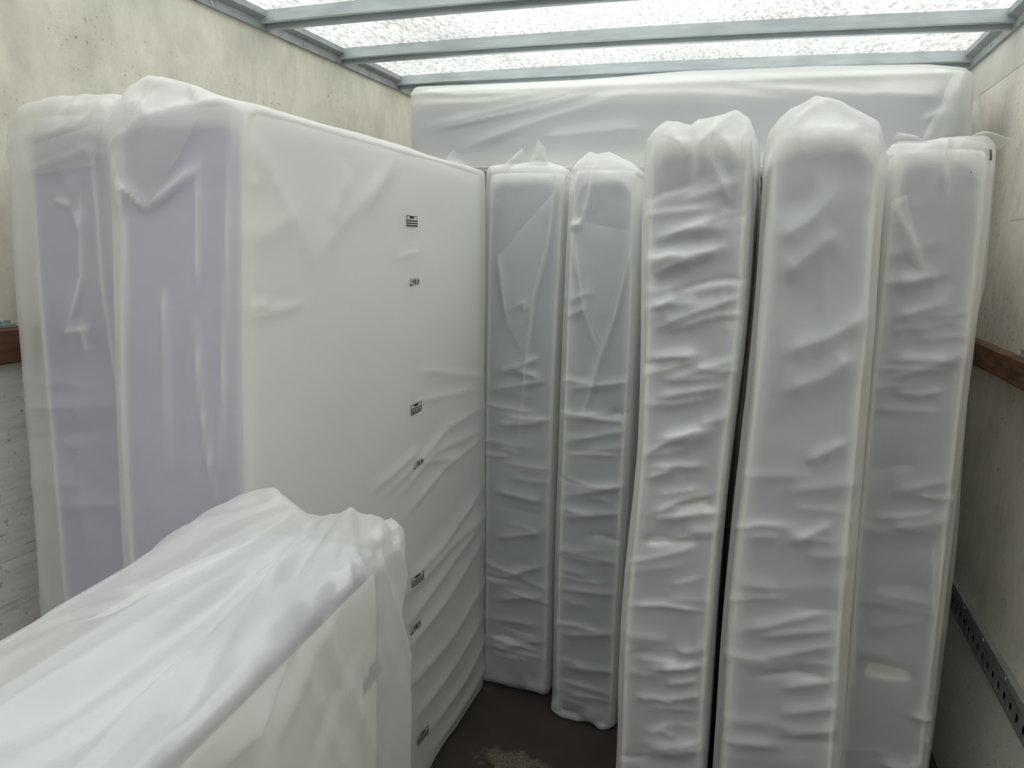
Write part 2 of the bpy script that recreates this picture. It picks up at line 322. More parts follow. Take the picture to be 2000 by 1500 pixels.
CREASES = {
  'E': [
    (0.012, 0.014, [(-0.224, 1.635, 1.488), (-0.144, 1.635, 1.524), (-0.025, 1.635, 1.571)]),
    (0.012, 0.014, [(-0.218, 1.635, 1.332), (-0.142, 1.635, 1.351), (-0.056, 1.635, 1.37)]),
    (0.012, 0.014, [(-0.235, 1.635, 1.605), (-0.163, 1.635, 1.636), (-0.09, 1.635, 1.662)]),
    (0.012, 0.014, [(-0.231, 1.635, 1.677), (-0.167, 1.635, 1.7), (-0.105, 1.635, 1.712)]),
    (0.009, 0.012, [(-0.214, 1.635, 1.237), (-0.135, 1.635, 1.258), (-0.065, 1.635, 1.277)]),
    (0.009, 0.012, [(-0.231, 1.635, 1.533), (-0.179, 1.635, 1.558)]),
    (0.009, 0.012, [(-0.223, 1.635, 1.419), (-0.116, 1.635, 1.439)]),
    (0.009, 0.012, [(-0.212, 1.635, 1.06), (-0.124, 1.635, 1.103), (-0.058, 1.635, 1.125)]),
    (0.009, 0.012, [(-0.226, 1.635, 1.144), (-0.163, 1.635, 1.171)]),
    (0.009, 0.012, [(-0.139, 1.635, 0.644), (-0.057, 1.635, 0.67)]),
    (0.009, 0.012, [(-0.137, 1.635, 0.604), (-0.043, 1.635, 0.633)]),
    (0.009, 0.012, [(-0.154, 1.635, 0.681), (-0.055, 1.635, 0.71)]),
    (0.008, 0.01, [(-0.155, 1.635, 1.914), (-0.147, 1.635, 1.858), (-0.149, 1.635, 1.775)]),
    (0.008, 0.01, [(-0.202, 1.635, 1.889), (-0.172, 1.635, 1.837)]),
    (0.008, 0.01, [(-0.109, 1.635, 1.896), (-0.119, 1.635, 1.827), (-0.067, 1.635, 1.755)]),
    (0.008, 0.01, [(-0.069, 1.635, 1.903), (-0.107, 1.635, 1.868), (-0.147, 1.635, 1.848)]),
    (0.008, 0.01, [(-0.122, 1.635, 1.868), (-0.063, 1.635, 1.827), (-0.052, 1.635, 1.877)]),
    (0.008, 0.01, [(-0.222, 1.635, 1.869), (-0.163, 1.635, 1.858)]),
    (-0.008, 0.03, [(-0.063, 1.635, 1.586), (-0.061, 1.635, 1.498)]),
    (-0.008, 0.03, [(-0.103, 1.635, 1.754), (-0.025, 1.635, 1.745)]),
    (0.003, 0.013, [(-0.15, 1.635, 1.754), (-0.145, 1.635, 1.515), (-0.119, 1.635, 0.949)]),
    (0.003, 0.013, [(-0.084, 1.635, 1.585), (-0.045, 1.635, 1.433)]),
    (0.003, 0.013, [(-0.072, 1.635, 0.856), (-0.107, 1.635, 0.529)]),
  ],
  'F': [
    (0.012, 0.03, [(0.022, 1.61, 1.684), (0.084, 1.61, 1.725), (0.143, 1.61, 1.785)]),
    (0.012, 0.03, [(0.046, 1.61, 1.454), (0.136, 1.61, 1.493), (0.215, 1.61, 1.549)]),
    (0.012, 0.03, [(0.054, 1.61, 1.374), (0.135, 1.61, 1.413), (0.187, 1.61, 1.465)]),
    (0.012, 0.03, [(0.037, 1.61, 1.612), (0.142, 1.61, 1.707)]),
    (0.008, 0.008, [(0.038, 1.61, 1.853), (0.082, 1.61, 1.841), (0.137, 1.61, 1.848), (0.171, 1.61, 1.867)]),
    (0.008, 0.008, [(0.034, 1.61, 1.902), (0.084, 1.61, 1.911), (0.091, 1.61, 1.948), (0.078, 1.61, 1.975)]),
    (0.008, 0.008, [(0.078, 1.61, 1.975), (0.043, 1.61, 1.95), (0.018, 1.61, 1.912)]),
    (0.008, 0.008, [(0.078, 1.61, 1.975), (0.119, 1.61, 1.933), (0.166, 1.61, 1.909), (0.202, 1.61, 1.904)]),
    (0.008, 0.008, [(0.032, 1.61, 1.863), (0.088, 1.61, 1.877), (0.122, 1.61, 1.9)]),
    (0.004, 0.013, [(0.005, 1.61, 1.854), (0.034, 1.61, 1.549), (0.062, 1.61, 1.336)]),
    (0.004, 0.013, [(0.173, 1.61, 1.506), (0.161, 1.61, 1.346), (0.154, 1.61, 1.123)]),
    (0.004, 0.013, [(0.095, 1.61, 1.804), (0.131, 1.61, 1.45)]),
    (0.004, 0.013, [(0.198, 1.61, 1.824), (0.188, 1.61, 1.455), (0.183, 1.61, 1.127)]),
    (0.009, 0.014, [(0.023, 1.61, 0.824), (0.106, 1.61, 0.866), (0.186, 1.61, 0.906)]),
    (0.009, 0.014, [(0.071, 1.61, 0.772), (0.194, 1.61, 0.829)]),
    (0.009, 0.014, [(0.099, 1.61, 0.702), (0.212, 1.61, 0.754)]),
    (0.009, 0.014, [(0.105, 1.61, 0.64), (0.218, 1.61, 0.693)]),
    (0.009, 0.014, [(0.11, 1.61, 0.589), (0.213, 1.61, 0.635)]),
    (0.009, 0.014, [(0.056, 1.61, 0.819), (0.19, 1.61, 0.865)]),
    (0.009, 0.014, [(0.1, 1.61, 1.045), (0.176, 1.61, 1.103)]),
    (0.009, 0.014, [(0.113, 1.61, 1.23), (0.187, 1.61, 1.283)]),
  ],
  'G': [
    (0.008, 0.008, [(0.268, 1.89, 1.774), (0.303, 1.89, 1.718), (0.348, 1.89, 1.623)]),
    (0.008, 0.008, [(0.348, 1.89, 1.912), (0.362, 1.89, 1.885), (0.38, 1.89, 1.775)]),
    (0.008, 0.008, [(0.425, 1.89, 0.988), (0.452, 1.89, 0.671)]),
    (0.009, 0.02, [(0.278, 1.89, 1.863), (0.346, 1.89, 1.89), (0.377, 1.89, 1.884)]),
    (0.009, 0.02, [(0.292, 1.89, 1.52), (0.407, 1.89, 1.562)]),
    (0.009, 0.02, [(0.289, 1.89, 1.591), (0.38, 1.89, 1.618)]),
    (0.009, 0.02, [(0.297, 1.89, 1.376), (0.452, 1.89, 1.449)]),
    (0.009, 0.02, [(0.323, 1.89, 1.102), (0.458, 1.89, 1.153)]),
    (0.009, 0.02, [(0.322, 1.89, 1.011), (0.46, 1.89, 1.052)]),
    (0.012, 0.012, [(0.41, 1.89, 0.534), (0.479, 1.89, 0.537), (0.514, 1.89, 0.531)]),
    (0.012, 0.012, [(0.355, 1.89, 0.388), (0.415, 1.89, 0.39), (0.447, 1.89, 0.413)]),
    (0.012, 0.012, [(0.452, 1.89, 0.473), (0.487, 1.89, 0.468)]),
  ],
  'C': [
    (0.01, 0.012, [(-0.833, 2.41, 1.62), (-0.817, 2.41, 1.516), (-0.794, 2.41, 1.376)]),
    (0.01, 0.012, [(-0.653, 2.41, 1.858), (-0.671, 2.41, 1.659), (-0.709, 2.41, 1.487), (-0.747, 2.41, 0.997)]),
    (0.01, 0.012, [(-0.781, 2.41, 1.448), (-0.745, 2.41, 1.467), (-0.734, 2.41, 1.433)]),
    (0.01, 0.016, [(-0.83, 2.41, 1.211), (-0.683, 2.41, 1.277)]),
    (0.01, 0.016, [(-0.838, 2.41, 1.155), (-0.661, 2.41, 1.198)]),
    (0.01, 0.016, [(-0.825, 2.41, 1.026), (-0.655, 2.41, 1.053)]),
    (0.01, 0.016, [(-0.827, 2.41, 0.777), (-0.652, 2.41, 0.763)]),
    (0.01, 0.016, [(-0.822, 2.41, 0.6), (-0.657, 2.41, 0.646)]),
    (0.01, 0.016, [(-0.827, 2.41, 0.438), (-0.643, 2.41, 0.521)]),
    (0.01, 0.016, [(-0.825, 2.41, 0.356), (-0.628, 2.41, 0.404)]),
    (0.01, 0.016, [(-0.82, 2.41, 0.169), (-0.631, 2.41, 0.23)]),
    (0.01, 0.016, [(-0.774, 2.41, 1.234), (-0.68, 2.41, 1.206)]),
  ],
  'D': [
    (0.012, 0.01, [(-0.504, 2.31, 1.866), (-0.538, 2.31, 1.741), (-0.578, 2.31, 1.709)]),
    (0.012, 0.01, [(-0.559, 2.31, 1.662), (-0.516, 2.31, 1.453), (-0.466, 2.31, 1.316)]),
    (0.012, 0.01, [(-0.381, 2.31, 1.667), (-0.425, 2.31, 1.459), (-0.466, 2.31, 1.308), (-0.523, 2.31, 1.081)]),
    (0.012, 0.01, [(-0.579, 2.31, 1.725), (-0.541, 2.31, 1.726)]),
    (0.012, 0.01, [(-0.533, 2.31, 1.957), (-0.579, 2.31, 1.896), (-0.575, 2.31, 1.756)]),
    (0.009, 0.016, [(-0.576, 2.31, 1.483), (-0.494, 2.31, 1.52)]),
    (0.009, 0.016, [(-0.582, 2.31, 1.433), (-0.508, 2.31, 1.47)]),
    (0.009, 0.016, [(-0.563, 2.31, 1.198), (-0.363, 2.31, 1.241)]),
    (0.009, 0.016, [(-0.555, 2.31, 1.025), (-0.37, 2.31, 1.081)]),
    (0.009, 0.016, [(-0.572, 2.31, 0.826), (-0.392, 2.31, 0.887), (-0.342, 2.31, 0.902)]),
    (0.009, 0.016, [(-0.569, 2.31, 0.753), (-0.37, 2.31, 0.801)]),
    (0.009, 0.016, [(-0.573, 2.31, 0.632), (-0.377, 2.31, 0.619)]),
    (0.009, 0.016, [(-0.567, 2.31, 0.491), (-0.37, 2.31, 0.509)]),
    (0.009, 0.016, [(-0.559, 2.31, 0.319), (-0.362, 2.31, 0.369)]),
    (0.009, 0.016, [(-0.554, 2.31, 0.201), (-0.354, 2.31, 0.227)]),
  ],
  'A': [
    (0.004, 0.009, [(-1.485, 1.2, 1.78), (-1.404, 1.2, 1.795), (-1.327, 1.2, 1.812), (-1.267, 1.2, 1.805)]),
    (0.004, 0.009, [(-1.468, 1.2, 1.832), (-1.344, 1.2, 1.845), (-1.26, 1.2, 1.878)]),
    (0.004, 0.009, [(-1.341, 1.2, 1.734), (-1.352, 1.2, 1.566), (-1.399, 1.2, 1.454)]),
    (0.004, 0.009, [(-1.363, 1.2, 1.456), (-1.358, 1.2, 1.401)]),
    (0.004, 0.009, [(-1.3, 1.2, 1.805), (-1.298, 1.2, 1.693), (-1.298, 1.2, 1.547), (-1.279, 1.2, 1.216)]),
    (0.004, 0.009, [(-1.415, 1.2, 1.442), (-1.341, 1.2, 1.458)]),
    (0.004, 0.009, [(-1.413, 1.2, 1.723), (-1.371, 1.2, 1.713)]),
    (0.004, 0.009, [(-1.359, 1.2, 1.703), (-1.349, 1.2, 1.661)]),
    (0.004, 0.009, [(-1.396, 1.2, 1.866), (-1.259, 1.2, 1.888)]),
    (0.004, 0.02, [(-1.541, 1.2, 1.258), (-1.272, 1.2, 1.297)]),
    (0.004, 0.02, [(-1.49, 1.2, 1.033), (-1.292, 1.2, 1.068)]),
    (0.004, 0.02, [(-1.391, 1.2, 1.387), (-1.406, 1.2, 1.033), (-1.392, 1.2, 0.861)]),
  ],
  'B': [
    (0.012, 0.008, [(-1.188, 1.17, 1.752), (-1.152, 1.17, 1.728), (-1.125, 1.17, 1.704)]),
    (0.012, 0.008, [(-1.125, 1.17, 1.704), (-1.065, 1.17, 1.743), (-0.997, 1.17, 1.781)]),
    (0.012, 0.008, [(-1.226, 1.17, 1.835), (-1.17, 1.17, 1.824), (-1.082, 1.17, 1.842), (-0.975, 1.17, 1.87), (-0.906, 1.17, 1.901)]),
    (0.012, 0.008, [(-1.17, 1.17, 1.9), (-1.115, 1.17, 1.889), (-1.079, 1.17, 1.893)]),
    (0.012, 0.008, [(-1.169, 1.17, 1.909), (-1.169, 1.17, 1.867), (-1.118, 1.17, 1.845), (-1.11, 1.17, 1.879)]),
    (0.012, 0.008, [(-1.057, 1.17, 1.948), (-1.082, 1.17, 1.924), (-1.081, 1.17, 1.893)]),
    (0.012, 0.008, [(-1.057, 1.17, 1.948), (-1.025, 1.17, 1.909), (-0.992, 1.17, 1.872)]),
    (0.012, 0.008, [(-0.992, 1.17, 1.872), (-0.951, 1.17, 1.885), (-0.906, 1.17, 1.901)]),
    (0.012, 0.008, [(-1.202, 1.17, 1.81), (-1.189, 1.17, 1.743), (-1.187, 1.17, 1.694)]),
    (0.006, 0.006, [(-1.178, 1.17, 1.694), (-1.186, 1.17, 1.471), (-1.193, 1.17, 1.041)]),
    (0.006, 0.006, [(-1.084, 1.17, 1.558), (-1.078, 1.17, 1.457), (-1.075, 1.17, 1.204)]),
    (0.006, 0.006, [(-1.007, 1.17, 1.502), (-0.991, 1.17, 1.341), (-0.964, 1.17, 1.153)]),
    (0.006, 0.006, [(-0.997, 1.17, 1.781), (-0.998, 1.17, 1.562)]),
    (0.006, 0.006, [(-0.917, 1.17, 1.897), (-0.929, 1.17, 1.623), (-0.948, 1.17, 1.219)]),
    (0.008, 0.03, [(-0.875, 1.381, 1.624), (-0.875, 1.51, 1.715), (-0.875, 1.684, 1.833)]),
    (0.008, 0.03, [(-0.875, 1.159, 1.643), (-0.875, 1.308, 1.705)]),
    (0.008, 0.03, [(-0.875, 1.512, 1.816), (-0.875, 1.423, 1.689)]),
    (0.008, 0.03, [(-0.875, 1.155, 1.85), (-0.875, 1.242, 1.76), (-0.875, 1.38, 1.602)]),
    (0.008, 0.03, [(-0.875, 1.739, 1.876), (-0.875, 1.556, 1.717)]),
    (0.01, 0.014, [(-0.875, 1.656, 1.01), (-0.875, 1.876, 1.049), (-0.875, 2.063, 1.099), (-0.875, 2.383, 1.101)]),
    (0.01, 0.014, [(-0.875, 1.746, 0.982), (-0.875, 1.948, 1.046), (-0.875, 2.338, 1.018)]),
    (0.01, 0.014, [(-0.875, 1.778, 0.911), (-0.875, 2.027, 0.976), (-0.875, 2.365, 0.993)]),
    (0.01, 0.014, [(-0.875, 1.877, 1.034), (-0.875, 2.152, 0.975)]),
    (0.01, 0.014, [(-0.875, 1.601, 1.042), (-0.875, 1.876, 1.08)]),
    (0.014, 0.022, [(-0.875, 1.78, 0.709), (-0.875, 2.035, 0.736), (-0.875, 2.351, 0.808)]),
    (0.014, 0.022, [(-0.875, 1.748, 0.677), (-0.875, 2.078, 0.702), (-0.875, 2.384, 0.7)]),
    (0.014, 0.022, [(-0.875, 1.765, 0.509), (-0.875, 2.042, 0.539), (-0.875, 2.389, 0.619)]),
    (0.014, 0.022, [(-0.875, 1.783, 0.383), (-0.875, 2.09, 0.388), (-0.875, 2.417, 0.446)]),
    (0.014, 0.022, [(-0.875, 1.819, 0.259), (-0.875, 2.094, 0.273), (-0.875, 2.382, 0.318)]),
    (0.014, 0.022, [(-0.875, 1.894, 0.156), (-0.875, 2.19, 0.159), (-0.875, 2.416, 0.217)]),
    (0.014, 0.022, [(-0.875, 1.781, 0.581), (-0.875, 1.998, 0.63), (-0.875, 2.359, 0.69)]),
    (0.014, 0.022, [(-0.875, 1.974, 0.064), (-0.875, 2.267, 0.072), (-0.875, 2.424, 0.107)]),
    (0.006, 0.01, [(-0.875, 1.124, 1.533), (-0.875, 1.232, 1.535)]),
    (0.006, 0.01, [(-0.875, 1.137, 1.513), (-0.875, 1.339, 1.528)]),
    (0.006, 0.01, [(-0.875, 1.865, 1.635), (-0.875, 1.741, 1.622)]),
    (0.006, 0.01, [(-0.875, 1.839, 1.224), (-0.875, 2.279, 1.175)]),
    (0.006, 0.01, [(-0.875, 1.871, 1.307), (-0.875, 2.376, 1.203)]),
    (0.006, 0.01, [(-0.875, 1.151, 1.774), (-0.875, 1.195, 1.756)]),
  ],
  'R': [
    (0.016, 0.03, [(-1.29, 2.74, 2.096), (-0.933, 2.74, 2.163), (-0.587, 2.74, 2.232)]),
    (0.016, 0.03, [(-1.137, 2.74, 2.018), (-0.812, 2.74, 2.115), (-0.457, 2.74, 2.202)]),
    (0.016, 0.03, [(-1.324, 2.74, 2.183), (-1.036, 2.74, 2.184), (-0.738, 2.74, 2.22)]),
    (0.016, 0.03, [(-0.829, 2.74, 2.051), (-0.449, 2.74, 2.081)]),
    (0.016, 0.03, [(-0.641, 2.74, 2.19), (-0.279, 2.74, 2.188), (0.057, 2.74, 2.161)]),
    (0.016, 0.03, [(0.288, 2.74, 2.178), (0.51, 2.74, 2.156)]),
    (0.01, 0.01, [(-1.225, 2.74, 2.095), (-0.853, 2.74, 2.157), (-0.623, 2.74, 2.207)]),
    (0.01, 0.01, [(-1.291, 2.74, 2.229), (-1.141, 2.74, 2.215), (-0.875, 2.74, 2.215)]),
    (0.01, 0.01, [(0.53, 2.74, 2.201), (0.496, 2.74, 2.095), (0.455, 2.74, 2.018)]),
    (0.01, 0.01, [(0.53, 2.74, 2.201), (0.562, 2.74, 2.139), (0.591, 2.74, 2.054)]),
    (0.01, 0.01, [(0.551, 2.74, 2.222), (0.569, 2.74, 2.192), (0.589, 2.74, 2.093)]),
    (0.01, 0.01, [(-0.127, 2.74, 2.208), (0.289, 2.74, 2.17), (0.482, 2.74, 2.154)]),
    (0.01, 0.01, [(0.508, 2.74, 2.118), (0.447, 2.74, 2.088)]),
  ],
  'H': [
    (0.026, 0.018, [(-0.803, 0.93, 1.21), (-0.792, 0.773, 1.21), (-0.781, 0.654, 1.21), (-0.742, 0.517, 1.21)]),
    (0.026, 0.018, [(-0.516, 0.878, 1.21), (-0.496, 0.747, 1.21), (-0.482, 0.634, 1.21), (-0.455, 0.517, 1.21), (-0.436, 0.445, 1.21)]),
    (0.026, 0.018, [(-0.645, 1.005, 1.21), (-0.605, 0.835, 1.21), (-0.55, 0.696, 1.21), (-0.503, 0.553, 1.21)]),
    (0.026, 0.018, [(-0.617, 1.056, 1.21), (-0.581, 0.905, 1.21), (-0.553, 0.786, 1.21), (-0.496, 0.607, 1.21)]),
    (-0.034, 0.012, [(-0.673, 0.98, 1.21), (-0.616, 0.76, 1.21), (-0.576, 0.612, 1.21), (-0.564, 0.484, 1.21), (-0.564, 0.397, 1.21)]),
    (-0.034, 0.012, [(-0.667, 0.923, 1.21), (-0.61, 0.797, 1.21), (-0.544, 0.65, 1.21), (-0.501, 0.535, 1.21), (-0.462, 0.436, 1.21)]),
    (-0.034, 0.012, [(-0.705, 0.992, 1.21), (-0.72, 0.847, 1.21), (-0.74, 0.697, 1.21), (-0.714, 0.567, 1.21)]),
    (-0.034, 0.012, [(-0.673, 1.006, 1.21), (-0.62, 0.889, 1.21), (-0.566, 0.781, 1.21)]),
    (-0.034, 0.012, [(-0.675, 0.909, 1.21), (-0.633, 0.722, 1.21), (-0.614, 0.53, 1.21), (-0.605, 0.413, 1.21)]),
    (-0.034, 0.012, [(-0.643, 1.018, 1.21), (-0.588, 0.861, 1.21), (-0.525, 0.692, 1.21)]),
    (0.015, 0.012, [(-0.84, 1.076, 1.21), (-0.75, 1.041, 1.21), (-0.682, 1.002, 1.21)]),
    (0.015, 0.012, [(-0.832, 1.08, 1.21), (-0.79, 1.052, 1.21), (-0.739, 1.004, 1.21)]),
    (0.015, 0.012, [(-0.675, 0.992, 1.21), (-0.634, 0.805, 1.21), (-0.605, 0.688, 1.21)]),
    (0.015, 0.012, [(-0.673, 1.006, 1.21), (-0.598, 0.802, 1.21), (-0.554, 0.681, 1.21)]),
    (0.015, 0.012, [(-0.734, 1.019, 1.21), (-0.738, 0.905, 1.21), (-0.748, 0.815, 1.21)]),
    (0.015, 0.012, [(-0.552, 1.044, 1.21), (-0.539, 0.922, 1.21), (-0.516, 0.801, 1.21)]),
    (0.015, 0.012, [(-0.558, 0.616, 1.21), (-0.551, 0.534, 1.21), (-0.543, 0.436, 1.21)]),
    (0.024, 0.015, [(-0.475, 0.799, 1.233), (-0.475, 0.692, 1.2), (-0.475, 0.604, 1.163), (-0.475, 0.518, 1.145)]),
    (0.024, 0.015, [(-0.475, 0.94, 1.164), (-0.475, 0.867, 1.052), (-0.475, 0.795, 1.017), (-0.475, 0.73, 0.985)]),
    (0.024, 0.015, [(-0.475, 0.932, 1.067), (-0.475, 0.875, 0.99), (-0.475, 0.828, 0.912)]),
    (0.024, 0.015, [(-0.475, 0.949, 1.04), (-0.475, 0.915, 0.955), (-0.475, 0.899, 0.86)]),
    (0.024, 0.015, [(-0.475, 0.839, 1.185), (-0.475, 0.735, 1.143), (-0.475, 0.628, 1.094)]),
    (0.024, 0.015, [(-0.475, 0.948, 1.21), (-0.475, 0.868, 1.211), (-0.475, 0.785, 1.203)]),
    (-0.02, 0.016, [(-0.475, 0.812, 1.198), (-0.475, 0.701, 1.155), (-0.475, 0.593, 1.119)]),
    (-0.02, 0.016, [(-0.475, 0.899, 1.101), (-0.475, 0.809, 1.047), (-0.475, 0.719, 1.001)]),
    (-0.02, 0.016, [(-0.475, 0.94, 1.105), (-0.475, 0.907, 1.029), (-0.475, 0.852, 0.979)]),
  ],
}


def white_field(P, creases):
    D = np.zeros(len(P))
    sharp = [(1.0, max(0.0062, 0.5*w), pl) for a, w, pl in creases if w < 0.0121]
    return np.clip(crease_field(P, sharp), 0, 1)

def random_wrinkles(seed, n, x0, x1, y, z0, z1, tilt, amp, wid, length):
    """short folds lying across a narrow end face, rising to one side"""
    g = np.random.default_rng(seed); out = []
    for _ in range(n):
        z = g.uniform(z0, z1); L = g.uniform(0.35, 1.0)*length; cx = g.uniform(x0+0.2*L, x1-0.2*L)
        t = tilt + g.normal(0, 0.09); a = cx-L/2; b = cx+L/2
        bow = g.normal(0, 0.006)
        pl = [(a, y, z-t*L/2), (cx, y, z+bow), (b, y, z+t*L/2)]
        s = 1 if g.random() < 0.75 else -1
        out.append((s*amp*g.uniform(0.4, 1.2), wid*g.uniform(0.6, 1.5), pl))
    return out

def interp_edges(z, table):
    t = np.array(sorted(table)); return sum(np.interp(z+o, t[:, 0], t[:, 1]) for o in (-0.2, -0.12, -0.06, 0, 0.06, 0.12, 0.2))/7

class Upright:
    """a wrapped mattress standing on end: x thickness, y depth, z height, ends facing the doors"""
    def __init__(s, key, label, x0, x1, y0, y1, H, left, right, front=None, prof=None, top_r=0.045, band='band',
                 wr=None, film_gap=0.011, film='film', seed=1, res=0.0055, side=None, yfine=0.16, prof_len=0.22, bulge=0.0, crumple=0.0025, band_top=0.025, gap_left=0.0):
        s.key, s.x0, s.x1, s.y0, s.y1, s.H = key, x0, x1, y0, y1, H
        s.left, s.right, s.front = left, right, front
        s.base = Vector(((x0+x1)/2, (y0+y1)/2, 0))
        s.root = empty('wrapped_mattress', s.base, label, 'mattress', 'mattresses wrapped in milky plastic film')
        cr = list(CREASES.get(key, []))
        if wr: cr += random_wrinkles(seed, wr[0], x0+0.02, x1-0.02, y0, wr[1], wr[2], wr[3], wr[4], wr[5], (x1-x0)*0.8)
        s.creases = cr; s.seed = seed
        b = np.array(s.base)
        # --- mattress inside
        g = film_gap
        bx0, bx1, by0, by1, bz0, bz1 = x0+g+gap_left, x1-g, y0+g, y1-g, 0.004, H-0.006
        xs = axis(bx0, bx1, 0.02); ys = axis(by0, by1, 0.03); zs = axis(bz0, bz1, 0.025)
        P, Q = lattice(xs, ys, zs); P, n = rounded(P, (bx0, by0, bz0), (bx1, by1, bz1), top_r)
        P = P + n*(0.004*vnoise(P*6, seed))[:, None]; P = s.warp(P, 0.5)
        obj('mattress_body', P-b, Q, M['panel'], s.root, True)
        # --- border band that runs round the thin sides
        ins = 0.006
        xs = axis(bx0+ins, bx1-ins, 0.010); ys = axis(by0-0.004, by1+0.004, 0.03, by0+0.10, 0.12); zs = axis(bz0+0.001, bz1+0.004, 0.012)
        P, Q = lattice(xs, ys, zs); P, n = rounded(P, (bx0+ins-0.0001, by0-0.004, bz0+0.001), (bx1-ins+0.0001, by1+0.004, bz1+0.004), 0.03)
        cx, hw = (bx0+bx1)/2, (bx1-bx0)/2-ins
        # rounded-rectangle mask: border fabric in the middle, edges faded pale as painted film haze
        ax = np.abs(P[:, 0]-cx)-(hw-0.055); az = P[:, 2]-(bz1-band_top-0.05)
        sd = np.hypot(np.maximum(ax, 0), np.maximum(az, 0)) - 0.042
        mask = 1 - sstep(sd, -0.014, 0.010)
        P = P + n*(1.0*crease_field(P*np.array([1, 0, 1])+np.array([0, y0, 0]), [c for c in cr if abs(c[2][0][1]-y0) < 0.05])*(n[:, 1] < -0.7)*(1-sstep(P[:, 2], H-0.22, H-0.10)))[:, None]
        P = s.warp(P, 0.5)
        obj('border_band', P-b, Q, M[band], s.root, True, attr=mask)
        # --- piping along both panel edges
        for xe in (bx0+0.012, bx1-0.012):
            loop = []; r = 0.05
            for (yy, zz, a0) in ((by0+r, bz0+r, 180), (by1-r, bz0+r, 270), (by1-r, bz1-r, 0), (by0+r, bz1-r, 90)):
                for k in range(5):
                    a = math.radians(a0+k*22.5); loop.append((xe, yy+(r-0.002)*math.cos(a), zz+(r-0.002)*math.sin(a)))
            dense = []
            for i in range(len(loop)):
                p, q = Vector(loop[i]), Vector(loop[(i+1) % len(loop)]); k = max(1, int((q-p).length/0.12))
                dense += [tuple(p.lerp(q, t/k)) for t in range(k)]
            W = s.warp(np.array(dense), 0.5)
            V, Fc = tube([tuple(v) for v in W-b], 0.006, 6, True)
            obj('piping', V, Fc, M['piping'], s.root, True)
        # --- film
        xs = axis(x0, x1, res if side is None else 0.012); zs = axis(0.0, H, res)
        ys = axis(y0, y1, res, y0+yfine, 0.05) if side is None else axis(y0, y1, res)
        P, Q = lattice(xs, ys, zs); P, n = rounded(P, (x0, y0, 0.0), (x1, y1, H), 0.03 if side is None else 0.02)
        d = crease_field(P, cr)
        d += crumple*(0.8*vnoise(P*np.array([9, 9, 4]), seed) + 0.3*vnoise(P*np.array([26, 26, 14]), seed+3))
        d += 0.005*vnoise(P*np.array([7, 5, 2.5]), seed+9)*(1-0.5*(np.abs(n[:, 0]) > 0.7))
        d += 0.005*sstep(P[:, 2], H-0.20, H-0.04)*ridged(P*np.array([19, 15, 15]), seed+21)*(1.0 if side is None else 0.0)
        d *= np.where(P[:, 2] < 0.02, 0.2, 1.0)
        d = np.where((np.abs(n[:, 0]) > 0.7) & (side is None), d*0.5, d)
        wh = np.clip(white_field(P, cr), 0, 1)
        P = P + n*d[:, None]
        # crumpled foot
        foot = np.exp(-np.maximum(P[:, 2], 0)/0.05)
        P[:, 1] -= foot*(n[:, 1] < 0.2)*(0.016+0.026*vnoise(P*np.array([22, 3, 26]), seed+5))
        # gathered, peaked top
        if prof:
            t = np.array(sorted(prof)); pr = np.interp(P[:, 0], t[:, 0], t[:, 1]) - H
            fall = np.exp(-np.maximum(P[:, 1]-y0, 0)/prof_len)
            P[:, 2] += pr*fall*sstep(P[:, 2], H-0.16, H-0.005)
            P[:, 1] += 0.45*np.maximum(pr, 0)*sstep(P[:, 2], H-0.02, H+0.08)*(P[:, 1] < y0+0.05)
        P = s.warp(P, 1.0)
        P[:, 2] += 0.022*np.exp(-np.maximum(P[:, 2], 0)/0.03)*np.maximum(0, vnoise(P*np.array([13, 5, 0.1]), seed+6))
        P[:, 2] = np.maximum(P[:, 2], 0.001)
        s.filmP = P; s.film = obj('plastic_film', P-b, Q, M[film], s.root, True, attr=wh)
        s.b = b
    def warp(s, P, k=1.0):
        P = P.copy(); z = np.clip(P[:, 2], 0, s.H)
        l = interp_edges(z, s.left); r = interp_edges(z, s.right)
        t = (P[:, 0]-s.x0)/(s.x1-s.x0)
        P[:, 0] = l + t*(r-l)
        if s.front: P[:, 1] += interp_edges(z, s.front)*np.clip((s.y1-P[:, 1])/(s.y1-s.y0), 0, 1)
        return P
def sheet(name, corners, nu, nv, mat, parent, b, bend=(0, 0, 0), rough=0.004, seed=3):
    """a small loose flap of film: bilinear patch with a bend and crinkles, given a little thickness"""
    c = [np.array(q, float) for q in corners]
    U, Vv = np.meshgrid(np.linspace(0, 1, nu+1), np.linspace(0, 1, nv+1), indexing='ij'); U = U.ravel(); Vv = Vv.ravel()
    P = ((1-U)*(1-Vv))[:, None]*c[0]+(U*(1-Vv))[:, None]*c[1]+(U*Vv)[:, None]*c[2]+((1-U)*Vv)[:, None]*c[3]
    P = P + (np.sin(U*math.pi)*np.sin(Vv*math.pi))[:, None]*np.array(bend)
    P = P + rough*vnoise(P*40, seed)[:, None]*np.array([0.4, 1, 0.5])
    Q = [(i*(nv+1)+j, (i+1)*(nv+1)+j, (i+1)*(nv+1)+j+1, i*(nv+1)+j+1) for i in range(nu) for j in range(nv)]
    return obj(name, P-b, Q, mat, parent, True)

